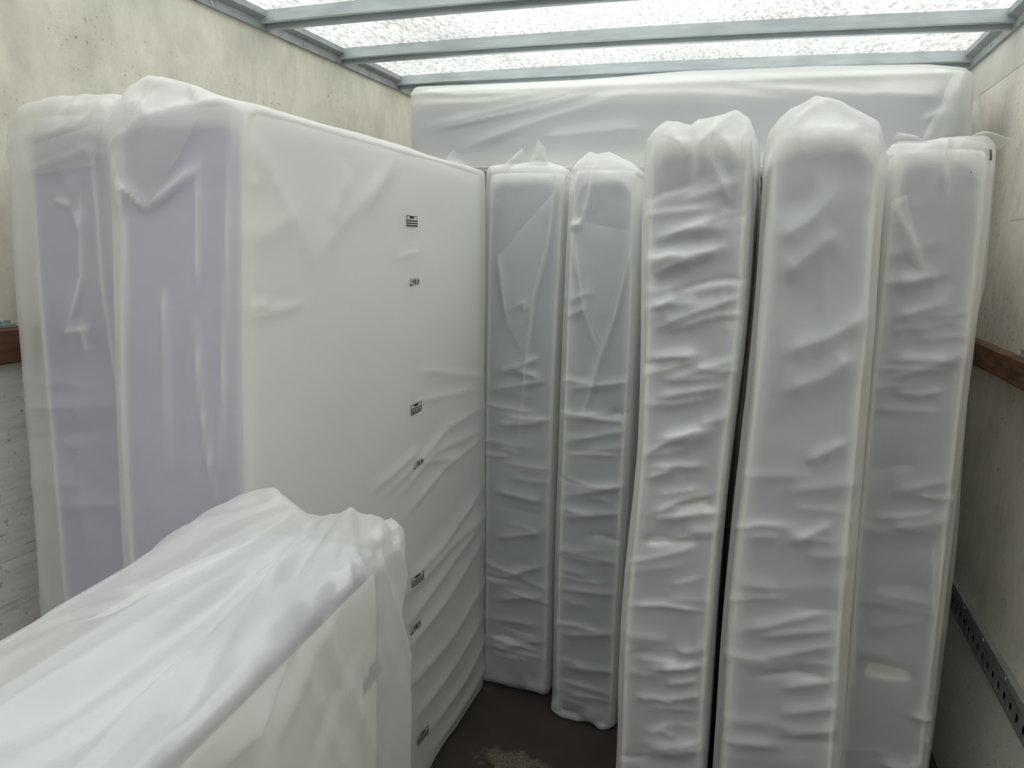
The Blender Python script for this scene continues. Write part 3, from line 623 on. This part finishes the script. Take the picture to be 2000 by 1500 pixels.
# ================================================================== the box body of the van
XL, XR, YB, YF, ZC = -1.737, 0.703, 3.80, -3.05, 2.43
struct('floor', boxes((XL-0.05, XR+0.05, YF, YB+0.05, -0.06, 0.0)), M['floor'])
struct('wall_left', boxes((XL-0.05, XL, YF, YB+0.05, 0.0, ZC)), M['wall_left'])
wr_ = struct('wall_right', boxes((XR, XR+0.05, YF, YB+0.05, 0.0, ZC)), M['wall_right'])
struct('wall_back', boxes((XL, XR, YB, YB+0.05, 0.0, ZC)), M['wall'])
rd = struct('added_door_1', boxes((-0.515, XR+0.05, YF-0.06, YF-0.005, -0.02, ZC+0.02)), M['strip'])       # added unseen doors, kept shut to block rear daylight
ld = struct('added_door_2', boxes((XL-0.05, -0.520, YF-0.06, YF-0.005, -0.02, ZC+0.02)), M['strip'])
obj('lock_rod', *tube([(-1.0, YF+0.015, 0.05), (-1.0, YF+0.015, 2.3)], 0.014, 10), M['galv_dark'], ld)  # rods dress the added, unseen doors
obj('lock_rod', *tube([(0.0, YF+0.015, 0.05), (0.0, YF+0.015, 2.3)], 0.014, 10), M['galv_dark'], rd)
struct('ground', boxes((-30, 30, -30, 30, -1.05, -1.0)), M['asphalt'])
# translucent roof sheet, very slightly bowed
nx = 12
def bow(x): t = (x-(XL+XR)/2)/((XR-XL)/2); return 0.014*(1-t*t)
RV, RF = [], []
for i in range(nx+1):
    x = XL-0.05+(XR-XL+0.1)*i/nx
    for y in (YF, YB+0.05): RV.append((x, y, ZC+bow(x)))
for i in range(nx): RF.append((i*2, i*2+1, i*2+3, i*2+2))
ceil = obj('ceiling', RV, RF, M['roof']); ceil['kind'] = 'structure'
# roof bars: a top-hat section, its web towards the doors, an open channel behind it
def roof_bar(y):
    V, Fc = [], []
    prof = [(0, 0.0), (0, -0.038), (0.003, -0.041), (0.012, -0.041), (0.012, -0.012), (0.036, -0.012), (0.036, -0.052), (0.056, -0.052), (0.056, 0.0)]
    m = len(prof)
    for i in range(nx+1):
        x = XL+0.004+(XR-XL-0.008)*i/nx
        for (py, pz) in prof: V.append((x, y+py, ZC+pz+bow(x)-0.001))
    for i in range(nx):
        for k in range(m): a = i*m+k; b = i*m+(k+1) % m; Fc.append((a, b, b+m, a+m))
    Fc += [tuple(range(m-1, -1, -1)), tuple(nx*m+k for k in range(m))]
    return obj('roof_bar', V, Fc, M['galv'], ceil)
for y in (3.335, 2.825, 2.315, 1.805, 1.295, 0.785, 0.275, -0.235, -0.745, -1.255, -1.765, -2.275, -2.785): roof_bar(y)
# cant rails: upper sloping flange and lower leg along each wall
def cant_rail(xw, sgn):
    prof = [(0, 0), (0.040, 0), (0.040, -0.020), (0.014, -0.030), (0.014, -0.058), (0.0, -0.058)]
    V, Fc = [], []; m = len(prof)
    for y in (YF, YB):
        for (px, pz) in prof: V.append((xw+sgn*px, y, ZC-0.001+pz))
    Fc += [(k, (k+1) % m, m+(k+1) % m, m+k) for k in range(m)]; Fc += [tuple(range(m)), tuple(range(2*m-1, m-1, -1))]
    r = obj('cant_rail', V, Fc, M['galv_dark'], ceil)
    for k in range(25):
        y = 3.6-k*0.255
        obj('rivet', *cyl((xw+sgn*0.015, y, ZC-0.046), (sgn, 0, 0), 0.005, 0.005, 8), M['galv'], r)
cant_rail(XL, 1); cant_rail(XR, -1)
# pale cap strip below the right-hand cant rail and the seam of the lining
struct('cap_strip', boxes((XR-0.0012, XR-0.0002, YF, YB, 2.245, 2.372)), M['strip'], wr_)
struct('seam_strip', boxes((XR-0.0007, XR-0.0002, YF, 2.62, 1.776, 1.782)), M['strip'], wr_)

# battens
def batten(name, xw, sgn, ya, yb, z0, z1, d, mat, label):
    e = empty(name, (xw, (ya+yb)/2, z0), label, 'batten'); c = np.array(e.location)
    n = 60; V, Fc = [], []; g = np.random.default_rng(5)
    for i in range(n+1):
        y = ya+(yb-ya)*i/n; w = g.normal(0, 0.0012, 4); ch = 0.006
        pr = [(0.0005, z0), (d-ch, z0), (d, z0+ch), (d, z1-ch), (d-ch, z1), (0.0005, z1)]
        for k, (px, pz) in enumerate(pr):
            edge = k in (1, 2, 3, 4)
            V.append((xw+sgn*(px-(abs(w[k % 4]) if edge else 0))-c[0], y-c[1], pz-(abs(w[(k+1) % 4]) if k in (3, 4) else 0)-c[2]))
    m = 6
    for i in range(n):
        for k in range(m): a = i*m+k; b = i*m+(k+1) % m; Fc.append((a, b, b+m, a+m))
    Fc += [tuple(range(m-1, -1, -1)), tuple(n*m+k for k in range(m))]
    obj('timber', V, Fc, mat, e)
    return e, c
lb, lc = batten('wooden_batten', XL, 1, YF+0.1, 1.385, 1.336, 1.424, 0.030, M['wood'], 'dark brown wooden batten on left wall, ending behind the leftmost wrapped mattress')
V, Fc = boxes((XL+0.001-lc[0], XL+0.024-lc[0], 0.7-lc[1], 1.318-lc[1], 1.4245-lc[2], 1.432-lc[2]), (XL+0.001-lc[0], XL+0.005-lc[0], 0.7-lc[1], 1.318-lc[1], 1.432-lc[2], 1.440-lc[2]))
br = obj('metal_strip', V, Fc, M['galv_dark'], lb)
obj('screw', *cyl((XL+0.006-lc[0], 1.298-lc[1], 1.437-lc[2]), (1, 0, 0), 0.005, 0.006, 10), M['galv'], br)
rb, rc = batten('wooden_batten', XR, -1, YF+0.1, 3.55, 1.325, 1.402, 0.030, M['wood_worn'], 'scuffed brown wooden batten on right wall, beside the rightmost upright mattress')
V, Fc = boxes((XR-0.022-rc[0], XR-0.001-rc[0], 1.3-rc[1], 2.335-rc[1], 1.4025-rc[2], 1.408-rc[2]), (XR-0.005-rc[0], XR-0.001-rc[0], 1.3-rc[1], 2.335-rc[1], 1.408-rc[2], 1.420-rc[2]))
br = obj('metal_strip', V, Fc, M['steel'], rb)
obj('screw', *cyl((XR-0.006-rc[0], 2.30-rc[1], 1.415-rc[2]), (1, 0, 0), 0.005, 0.006, 10), M['galv'], br)

# load-securing track on the right wall: real slots at 50 mm pitch
tk = empty('lashing_track', (XR, 1.1, 0.527), 'dark steel lashing track with a row of slots on lower right wall', 'rail'); tc_ = np.array(tk.location)
def loc6(b): return (b[0]-tc_[0], b[1]-tc_[0], b[2]-tc_[1], b[3]-tc_[1], b[4]-tc_[2], b[5]-tc_[2])
xa, xb = XR-0.012, XR-0.0005
webs = []
ys_ = [2.534-0.05*k for k in range(-20, 80)]
ys_ = [y for y in ys_ if y > -1.35]
edges = sorted(ys_)
webs.append((xa, xa+0.003, -1.4, edges[0]-0.012, 0.5375, 0.5685))
for a, b in zip(edges[:-1], edges[1:]): webs.append((xa, xa+0.003, a+0.012, b-0.012, 0.5375, 0.5685))
webs.append((xa, xa+0.003, edges[-1]+0.012, 3.6, 0.5375, 0.5685))
obj('track_plate', *boxes(*[loc6(b) for b in [(xa, xb, -1.4, 3.6, 0.527, 0.5375), (xa, xb, -1.4, 3.6, 0.5685, 0.600), (xa-0.006, xb, -1.4, 3.6, 0.600, 0.622)] + webs]), M['steel'], tk)
obj('slot_shade', *boxes(loc6((XR-0.0012, XR-0.0003, -1.4, 3.6, 0.535, 0.57))), M['black'], tk)  # black strip painted in as the shade inside the slots
for k in range(16):
    y = 2.42-k*0.2
    obj('rivet', *cyl((xa-0.006-tc_[0], y-tc_[1], 0.611-tc_[2]), (1, 0, 0), 0.0055, 0.006, 8), M['galv_dark'], tk)

# ================================================================== mattresses
H = 1.9
mC = Upright('C', 'narrow wrapped mattress on end beside the printed mattress, two film points sticking up', -0.890, -0.615, 2.41, 3.58, H,
    [(0, -0.885), (0.7, -0.90), (1.1, -0.910), (1.6, -0.915), (1.9, -0.915)], [(0, -0.605), (0.7, -0.618), (1.3, -0.624), (1.7, -0.615), (1.9, -0.622)],
    prof=[(-0.866, 1.92), (-0.80, 1.925), (-0.73, 1.932), (-0.69, 1.93), (-0.62, 1.908)], wr=(26, 0.1, 1.2, -0.05, 0.006, 0.012), seed=11, top_r=0.06, band_top=0.02)
mD = Upright('D', 'narrow wrapped mattress on end with low film peak and long V-shaped crease', -0.594, -0.360, 2.31, 3.50, H,
    [(0, -0.575), (0.5, -0.590), (1.6, -0.600), (1.9, -0.594)], [(0, -0.335), (0.43, -0.345), (1.15, -0.348), (1.5, -0.352), (1.9, -0.376)],
    prof=[(-0.594, 1.904), (-0.564, 1.935), (-0.533, 1.957), (-0.508, 1.948), (-0.469, 1.954), (-0.412, 1.926), (-0.37, 1.906)], wr=(30, 0.06, 1.25, -0.03, 0.006, 0.012), seed=12, top_r=0.06, band_top=0.03)
mE = Upright('E', 'upright wrapped mattress with gathered two-lobed film top and many slanting wrinkles', -0.262, -0.022, 1.635, 2.83, H,
    [(0, -0.235), (0.4, -0.235), (0.8, -0.252), (1.05, -0.235), (1.3, -0.232), (1.7, -0.256), (1.9, -0.266)], [(0, -0.013), (0.47, -0.015), (0.84, -0.027), (1.2, -0.025), (1.44, -0.013), (1.65, -0.015), (1.9, -0.026)],
    prof=[(-0.266, 1.885), (-0.258, 1.902), (-0.216, 1.931), (-0.194, 1.925), (-0.162, 1.919), (-0.148, 1.931), (-0.113, 1.943), (-0.073, 1.949), (-0.047, 1.932), (-0.028, 1.887)],
    wr=(64, 0.35, 1.78, 0.2, 0.007, 0.011), seed=13, prof_len=0.15)
mF = Upright('F', 'tall wrapped mattress with a high pointed film dome, between its two upright neighbours', -0.012, 0.222, 1.61, 2.80, H,
    [(0, 0.001), (0.48, -0.001), (0.85, -0.013), (1.2, -0.009), (1.55, 0.001), (1.9, -0.016)], [(0, 0.285), (0.55, 0.272), (0.9, 0.252), (1.24, 0.241), (1.56, 0.229), (1.9, 0.213)],
    prof=[(-0.016, 1.868), (-0.006, 1.912), (0.029, 1.945), (0.077, 1.979), (0.124, 1.968), (0.162, 1.946), (0.201, 1.913), (0.216, 1.865)],
    wr=(26, 0.4, 1.2, 0.2, 0.006, 0.014), seed=14, prof_len=0.16, top_r=0.05)
mG = Upright('G', 'square-topped wrapped mattress nearest the right wall, dark smudge on its top corner', 0.245, 0.470, 1.89, 3.05, H,
    [(0, 0.300), (0.5, 0.290), (0.9, 0.272), (1.2, 0.262), (1.9, 0.248)], [(0, 0.530), (0.42, 0.513), (0.94, 0.498), (1.32, 0.482), (1.67, 0.477), (1.9, 0.462)],
    prof=[(0.245, 1.902), (0.265, 1.922), (0.313, 1.912), (0.362, 1.918), (0.41, 1.922), (0.444, 1.922), (0.475, 1.91)],
    wr=(30, 0.3, 1.75, 0.12, 0.005, 0.014), seed=15, top_r=0.03, band_top=0.02)
mA = Upright('A', 'lilac-tinted wrapped mattress on end against the left wall, leftmost in the van', -1.555, -1.247, 1.20, 2.40, H,
    [(0, -1.60), (0.78, -1.585), (1.1, -1.58), (1.53, -1.575), (1.845, -1.565), (1.9, -1.54)], [(0, -1.225), (1.02, -1.231), (1.29, -1.240), (1.6, -1.252), (1.9, -1.245)],
    prof=[(-1.555, 1.88), (-1.519, 1.909), (-1.495, 1.925), (-1.402, 1.932), (-1.268, 1.931), (-1.249, 1.928)], wr=(10, 0.4, 1.6, 0.05, 0.003, 0.02), seed=16, band='band_lilac', film_gap=0.012, film='film_thick', top_r=0.05, prof_len=0.5, gap_left=0.05)
mB = Upright('B', 'large wrapped mattress with printed black marks down its broad white side', -1.225, -0.880, 1.17, 2.385, H,
    [(0, -1.20), (1.03, -1.212), (1.4, -1.216), (1.7, -1.220), (1.9, -1.232)], [(0, -0.855), (0.4, -0.862), (0.9, -0.872), (1.5, -0.884), (1.9, -0.896)],
    front=[(0, -0.09), (1.17, -0.06), (1.43, -0.045), (1.72, -0.02), (1.9, 0.0)],
    prof=[(-1.223, 1.868), (-1.207, 1.901), (-1.173, 1.932), (-1.134, 1.958), (-1.051, 1.948), (-0.994, 1.93), (-0.93, 1.906), (-0.906, 1.901)], seed=17, side='right', band='band_lilac', film='film_thick',
    film_gap=0.012, res=0.0065, prof_len=0.25, crumple=0.0016, top_r=0.03)

# loose film points
sheet('film_flap', [(-0.865, 2.40, 1.900), (-0.773, 2.385, 1.971), (-0.765, 2.385, 1.949), (-0.835, 2.395, 1.888)], 10, 3, M['film_flap'], mC.root, mC.b, (0, -0.008, 0.004))
sheet('film_flap', [(-0.765, 2.42, 1.915), (-0.725, 2.40, 1.999), (-0.703, 2.41, 1.975), (-0.692, 2.42, 1.915)], 8, 6, M['film_flap'], mC.root, mC.b, (0, -0.012, 0.0), seed=5)
sheet('film_flap', [(-0.905, 2.06, 1.898), (-0.915, 2.14, 1.936), (-0.908, 2.17, 1.925), (-0.905, 2.28, 1.898)], 6, 6, M['film_flap'], mB.root, mB.b, (-0.01, 0, 0), seed=6)
sheet('film_flap', [(0.39, 1.90, 1.912), (0.43, 1.885, 1.932), (0.484, 1.885, 1.914), (0.468, 1.895, 1.892)], 8, 6, M['film_flap'], mG.root, mG.b, (0, -0.01, 0.01), seed=7)
sheet('film_flap', [(0.252, 1.885, 1.905), (0.262, 1.88, 1.932), (0.30, 1.885, 1.922), (0.33, 1.89, 1.908)], 8, 5, M['film_flap'], mG.root, mG.b, (0, -0.008, 0.0), seed=8)
# folded-over layers of film lying on the front faces
def overlay(up, cs, d, nu=14, nv=14, seed=70):
    cs = [(x, up.y0-d, z) for x, z in cs]
    sheet('film_fold', cs, nu, nv, M['film_fold'], up.root, up.b, (0, -0.010, 0), 0.003, seed)
overlay(mB, [(-1.206, 1.875), (-0.989, 1.872), (-1.126, 1.702), (-1.189, 1.743)], 0.020, seed=71)
overlay(mD, [(-0.588, 1.74), (-0.376, 1.714), (-0.463, 1.308), (-0.515, 1.437)], 0.018, 10, 24, 72)
overlay(mC, [(-0.85, 1.62), (-0.65, 1.847), (-0.735, 1.275), (-0.80, 1.38)], 0.016, 10, 24, 73)
overlay(mF, [(0.029, 1.902), (0.166, 1.909), (0.171, 1.867), (0.072, 1.841)], 0.012, seed=74)
overlay(mG, [(0.265, 1.78), (0.296, 1.797), (0.35, 1.623), (0.286, 1.66)], 0.014, seed=75)
overlay(mA, [(-1.479, 1.826), (-1.263, 1.873), (-1.290, 1.79), (-1.477, 1.77)], 0.012, seed=76)
# loose side skirt of film on the right of the rightmost mattress and on the left of the leftmost
def skirt(up, pts_in, pts_out, yin, yout, seed):
    n = 90; m = 8; V = []
    z = np.linspace(1.88, 0.03, n+1)
    a = np.interp(z, *np.array(sorted((q, p) for p, q in pts_in)).T); c = np.interp(z, *np.array(sorted((q, p) for p, q in pts_out)).T)
    for i in range(n+1):
        for j in range(m+1):
            t = j/m
            V.append((a[i]+(c[i]-a[i])*t, yin+(yout-yin)*t + 0.012*math.sin(t*9+z[i]*4), z[i]))
    P = np.array(V); P[:, 0] += 0.005*vnoise(P*np.array([8, 8, 5]), seed); P[:, 1] += 0.01*vnoise(P*np.array([12, 8, 4]), seed+1)
    Q = [(i*(m+1)+j, (i+1)*(m+1)+j, (i+1)*(m+1)+j+1, i*(m+1)+j+1) for i in range(n) for j in range(m)]
    return obj('film_skirt', P-up.b, Q, M['film_flap'], up.root, True)
skirt(mG, [(0.455, 1.9), (0.485, 1.3), (0.50, 0.9), (0.525, 0.0)], [(0.500, 1.9), (0.520, 1.6), (0.510, 1.44), (0.525, 1.26), (0.545, 0.88), (0.56, 0.0)], 1.96, 2.06, 31)
skirt(mA, [(-1.55, 1.9), (-1.575, 1.5), (-1.60, 0.0)], [(-1.58, 1.93), (-1.655, 1.845), (-1.635, 1.65), (-1.625, 1.53), (-1.66, 1.1), (-1.68, 0.0)], 1.235, 1.29, 32)

# printed marks on the broad side of the large mattress
def surf_x(up, y, z):
    P = up.filmP; s = P[(np.abs(P[:, 1]-y) < 0.02) & (np.abs(P[:, 2]-z) < 0.02) & (P[:, 0] > (up.x0+up.x1)/2)]
    return s[:, 0].max()
def label_block(up, y, z, sh, w=0.068, h=0.028):
    """a small printed label seen upside down: outline, a heading bar and three rows"""
    V, Fc = [], []
    def bar(a0, a1, b0, b1):
        n = 6
        for i in range(n):
            b = len(V)
            for aa in (a0+(a1-a0)*i/n, a0+(a1-a0)*(i+1)/n):
                for bb in (b0, b1):
                    yy = y-w/2+aa; zz = z-h/2+bb+sh*(aa-w/2); V.append((surf_x(up, yy, zz)+0.0012-up.b[0], yy-up.b[1], zz-up.b[2]))
            Fc.append((b, b+2, b+3, b+1))
    bar(0, w, h-0.0018, h); bar(0, 0.003, 0, h); bar(w-0.003, w, 0, h)
    bar(0.020, 0.046, h-0.0075, h-0.0018)
    bar(0, w, 0.0135, 0.0168); bar(0, w, 0.0068, 0.0102); bar(0, w, 0.0, 0.0040)
    obj('print_label', V, Fc, M['ink'], up.root)
def print_text(up, body, y, z, sh, size, mat, width):
    cu = bpy.data.curves.new('t', 'FONT'); cu.body = body; cu.size = size; cu.align_x = 'CENTER'; cu.align_y = 'CENTER'; cu.offset = 0.0006; cu.resolution_u = 2
    o = bpy.data.objects.new('t', cu); COL.objects.link(o)
    dg = bpy.context.evaluated_depsgraph_get(); me = bpy.data.meshes.new_from_object(o.evaluated_get(dg))
    co = np.zeros(len(me.vertices)*3); me.vertices.foreach_get('co', co); co = co.reshape(-1, 3)
    fs = [tuple(p.vertices) for p in me.polygons]
    bpy.data.objects.remove(o); bpy.data.curves.remove(cu); bpy.data.meshes.remove(me)
    co[:, 0] *= width/(co[:, 0].max()-co[:, 0].min())
    V = []
    for (a, b, _) in co:      # turned half a turn on the face that looks towards +x
        yy = y-a; zz = z-b-sh*a
        V.append((surf_x(up, yy, zz)+0.0012-up.b[0], yy-up.b[1], zz-up.b[2]))
    obj('printed_text', V, fs, mat, up.root)
for (y, z, sh) in ((1.810, 1.712, 0), (1.817, 1.203, 0), (1.797, 0.704, 0), (1.838, 0.170, 0)): label_block(mB, y, z, sh)
for (y, z, sh) in ((1.816, 1.553, 0), (1.809, 1.047, 0), (1.790, 0.556, 0)): print_text(mB, '40 MATT', y, z, sh, 0.0265, M['ink'], 0.064)

# dark smudge and speck on the rightmost upright mattress
def smudge(up, pts, r):
    V, Fc = tube([(p[0]-up.b[0], p[1]-up.b[1], p[2]-up.b[2]) for p in pts], r, 6); obj('smudge', V, Fc, M['ink_faint'], up.root, True)
smudge(mG, [(0.4445, 1.874, 1.890), (0.446, 1.8735, 1.882), (0.4475, 1.873, 1.874), (0.447, 1.873, 1.868)], 0.0022)
smudge(mG, [(0.4135, 1.873, 1.8425), (0.4145, 1.873, 1.8435)], 0.0018)

# ---------------------------------------------------------------- mattress lying flat on top of the upright ones
def wrapped_flat():
    x0, x1, y0, y1, z0, z1 = -1.375, 0.585, 2.74, 3.64, 1.915, 2.262
    base = np.array([(x0+x1)/2, (y0+y1)/2, z0])
    e = empty('wrapped_mattress', tuple(base), 'long wrapped mattress lying flat across the upright ones under the roof', 'mattress', 'mattresses wrapped in milky plastic film')
    g = 0.014
    P, Q = lattice(axis(x0+g, x1-g, 0.03), axis(y0+g, y1-g, 0.04), axis(z0+g, z1-g, 0.02)); P, n = rounded(P, (x0+g, y0+g, z0+g), (x1-g, y1-g, z1-g), 0.05)
    obj('mattress_body', P-base, Q, M['panel'], e, True)
    P, Q = lattice(axis(x0+g-0.004, x1-g+0.004, 0.012), axis(y0+g-0.004, y1-g+0.004, 0.03, y0+0.1, 0.1), axis(z0+0.035, z1-0.035, 0.012))
    P, n = rounded(P, (x0+g-0.004, y0+g-0.004, z0+0.035), (x1-g+0.004, y1-g+0.004, z1-0.035), 0.04)
    cz = (z0+z1)/2; mask = 0.8*(1-sstep(np.abs(P[:, 2]-cz), 0.06, 0.125))  # pale margins painted in for the film's haze here too
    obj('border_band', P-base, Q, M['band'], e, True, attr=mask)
    for zz in (z0+g+0.02, z1-g-0.02):
        r = 0.05; loop = []
        for (xx, yy, a0) in ((x1-r-g, y1-r-g, 0), (x0+r+g, y1-r-g, 90), (x0+r+g, y0+r+g, 180), (x1-r-g, y0+r+g, 270)):
            for k in range(5): a = math.radians(a0+22.5*k); loop.append((xx+(r+0.001)*math.cos(a)-base[0], yy+(r+0.001)*math.sin(a)-base[1], zz-base[2]))
        obj('piping', *tube(loop, 0.006, 6, True), M['piping'], e, True)
    P, Q = lattice(axis(x0, x1, 0.0075), axis(y0, y1, 0.01, y0+0.2, 0.06), axis(z0, z1, 0.0065)); P, n = rounded(P, (x0, y0, z0), (x1, y1, z1), 0.045)
    d = crease_field(P, CREASES['R']) + 0.003*vnoise(P*np.array([3, 8, 9]), 41) + 0.010*vnoise(P*np.array([2.2, 4, 6]), 42)
    d = np.where(n[:, 2] < -0.5, 0, d)
    wh = np.clip(white_field(P, CREASES['R']), 0, 1)
    P = P + n*d[:, None]
    # loose top of the bag: slumps at the left, tented at the right
    t = np.array([(-1.40, 0.0), (-1.2, 0.0), (-0.7, 0.0), (-0.3, 0.012), (0.1, 0.012), (0.45, 0.0), (0.6, -0.02)])
    P[:, 2] += np.interp(P[:, 0], t[:, 0], t[:, 1])*sstep(P[:, 2], z1-0.1, z1)
    obj('plastic_film', P-base, Q, M['film_thick'], e, True, attr=wh)
    sheet('film_flap', [(0.52, 2.735, 2.235), (0.565, 2.73, 2.225), (0.60, 2.745, 1.98), (0.44, 2.72, 1.99)], 10, 16, M['film_flap'], e, base, (0, -0.03, 0), 0.006, 44)
    sheet('film_flap', [(0.565, 2.74, 2.225), (0.590, 2.78, 2.225), (0.64, 2.80, 2.03), (0.60, 2.75, 2.06)], 8, 14, M['film_flap'], e, base, (0.015, 0, 0), 0.006, 45)
wrapped_flat()

# ---------------------------------------------------------------- mattress on its long edge, near the camera
def wrapped_side():
    xw = 0.335; y1 = 1.06; y0 = -0.83; zt = 1.2; ang = math.radians(4.6)
    cxf = -0.685                                     # middle of the far end
    def place(P):
        """local: u across (left -, right +), v along from the far end towards the doors"""
        u = P[:, 0]; v = P[:, 1]-y1
        return np.stack([cxf + u*math.cos(ang) - v*math.sin(ang), y1 + u*math.sin(ang)*0.3 + v*math.cos(ang), P[:, 2]], 1)
    base = place(np.array([[0, (y0+y1)/2, 0.0]]))[0]
    e = empty('wrapped_mattress', tuple(base), 'wrapped mattress on its long edge in the foreground, film gathered at its far end', 'mattress', 'mattresses wrapped in milky plastic film')
    g = 0.014; hw = xw/2
    lo, hi = (-hw+0.030, y0+g, 0.004), (hw-0.034, y1-g-0.02, zt-0.040)
    P, Q = lattice(axis(lo[0], hi[0], 0.02), axis(lo[1], hi[1], 0.04), axis(lo[2], hi[2], 0.03)); P, n = rounded(P, lo, hi, 0.05)
    obj('mattress_body', place(P)-base, Q, M['panel'], e, True)
    lo2, hi2 = (-hw+0.034, y0+g-0.004, 0.005), (hw-0.038, y1-g-0.016, zt-0.036)
    P, Q = lattice(axis(lo2[0], hi2[0], 0.012), axis(lo2[1], hi2[1], 0.03), axis(lo2[2], hi2[2], 0.03)); P, n = rounded(P, lo2, hi2, 0.035)
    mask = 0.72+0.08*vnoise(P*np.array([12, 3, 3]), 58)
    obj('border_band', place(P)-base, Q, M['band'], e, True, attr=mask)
    # faint printed label showing through the film on the broad side
    V, Fc = [], []
    for (a0, a1, b0, b1) in ((0, 0.066, 0, 0.006), (0, 0.066, 0.010, 0.014), (0, 0.066, 0.018, 0.022), (0, 0.003, 0, 0.034), (0.063, 0.066, 0, 0.034), (0.02, 0.046, 0.026, 0.034)):
        k = len(V)
        for (a, b_) in ((a0, b0), (a1, b0), (a1, b1), (a0, b1)):
            V.append(tuple(place(np.array([[hw-0.0325, 0.935+a, 0.945+b_]]))[0]-base))
        Fc.append((k, k+1, k+2, k+3))
    obj('print_label', V, Fc, M['ink_pale'], e)
    P, Q = lattice(axis(-hw, hw, 0.006), np.concatenate([axis(y0, 0.2, 0.02)[:-1], axis(0.2, y1, 0.0065)]), axis(0, zt, 0.0075)); P, n = rounded(P, (-hw, y0, 0), (hw, y1, zt), 0.03)
    # far end: two lobes with a tied dip between them
    t = np.array([(-0.168, 0.0), (-0.13, 0.022), (-0.09, 0.018), (-0.05, 0.004), (-0.025, -0.012), (0.012, -0.008), (0.06, 0.008), (0.12, 0.008), (0.15, -0.004), (0.168, -0.02)])
    top = np.interp(P[:, 0], t[:, 0], t[:, 1])
    W = place(P); nw = np.stack([n[:, 0]*math.cos(ang)-n[:, 1]*math.sin(ang), n[:, 0]*math.sin(ang)+n[:, 1]*math.cos(ang), n[:, 2]], 1)
    d = crease_field(W, CREASES['H'])
    # long folds of slack film drawn towards the tie
    tie = place(np.array([[-0.02, y1, zt]]))[0]
    ph = np.arctan2(W[:, 0]-tie[0], tie[1]-W[:, 1]+0.12); dist = np.hypot(W[:, 0]-tie[0], W[:, 1]-tie[1])
    fold = vnoise(np.stack([ph*11, 0*ph, dist*0.8], 1), 51)*0.7+ridged(np.stack([ph*19, 0*ph, dist*1.1], 1), 52)*0.5
    d += np.where(n[:, 2] > 0.5, 0.021*fold*np.clip(dist*3, 0, 1), 0)
    side = np.where(n[:, 0] > 0.5, 1.0, 0.0)
    d += side*(0.010*vnoise(np.stack([W[:, 1]*9+W[:, 2]*5, 0*ph, W[:, 2]*1.6], 1), 53)+0.006*ridged(np.stack([W[:, 1]*16+W[:, 2]*8, 0*ph, W[:, 2]*2.0], 1), 54))
    d += 0.0012*vnoise(W*16, 55)
    d = np.where(W[:, 2] < 0.03, 0, d)
    wh = np.clip(white_field(W, CREASES['H']), 0, 1)
    W = W + nw*d[:, None]
    W[:, 2] += top*np.exp(-np.maximum(y1-P[:, 1], 0)/0.16)*sstep(P[:, 2], zt-0.12, zt)
    W[:, 2] = np.maximum(W[:, 2], 0.001)
    o = obj('plastic_film', W-base, Q, M['film_clear'], e, True, attr=wh)
wrapped_side()
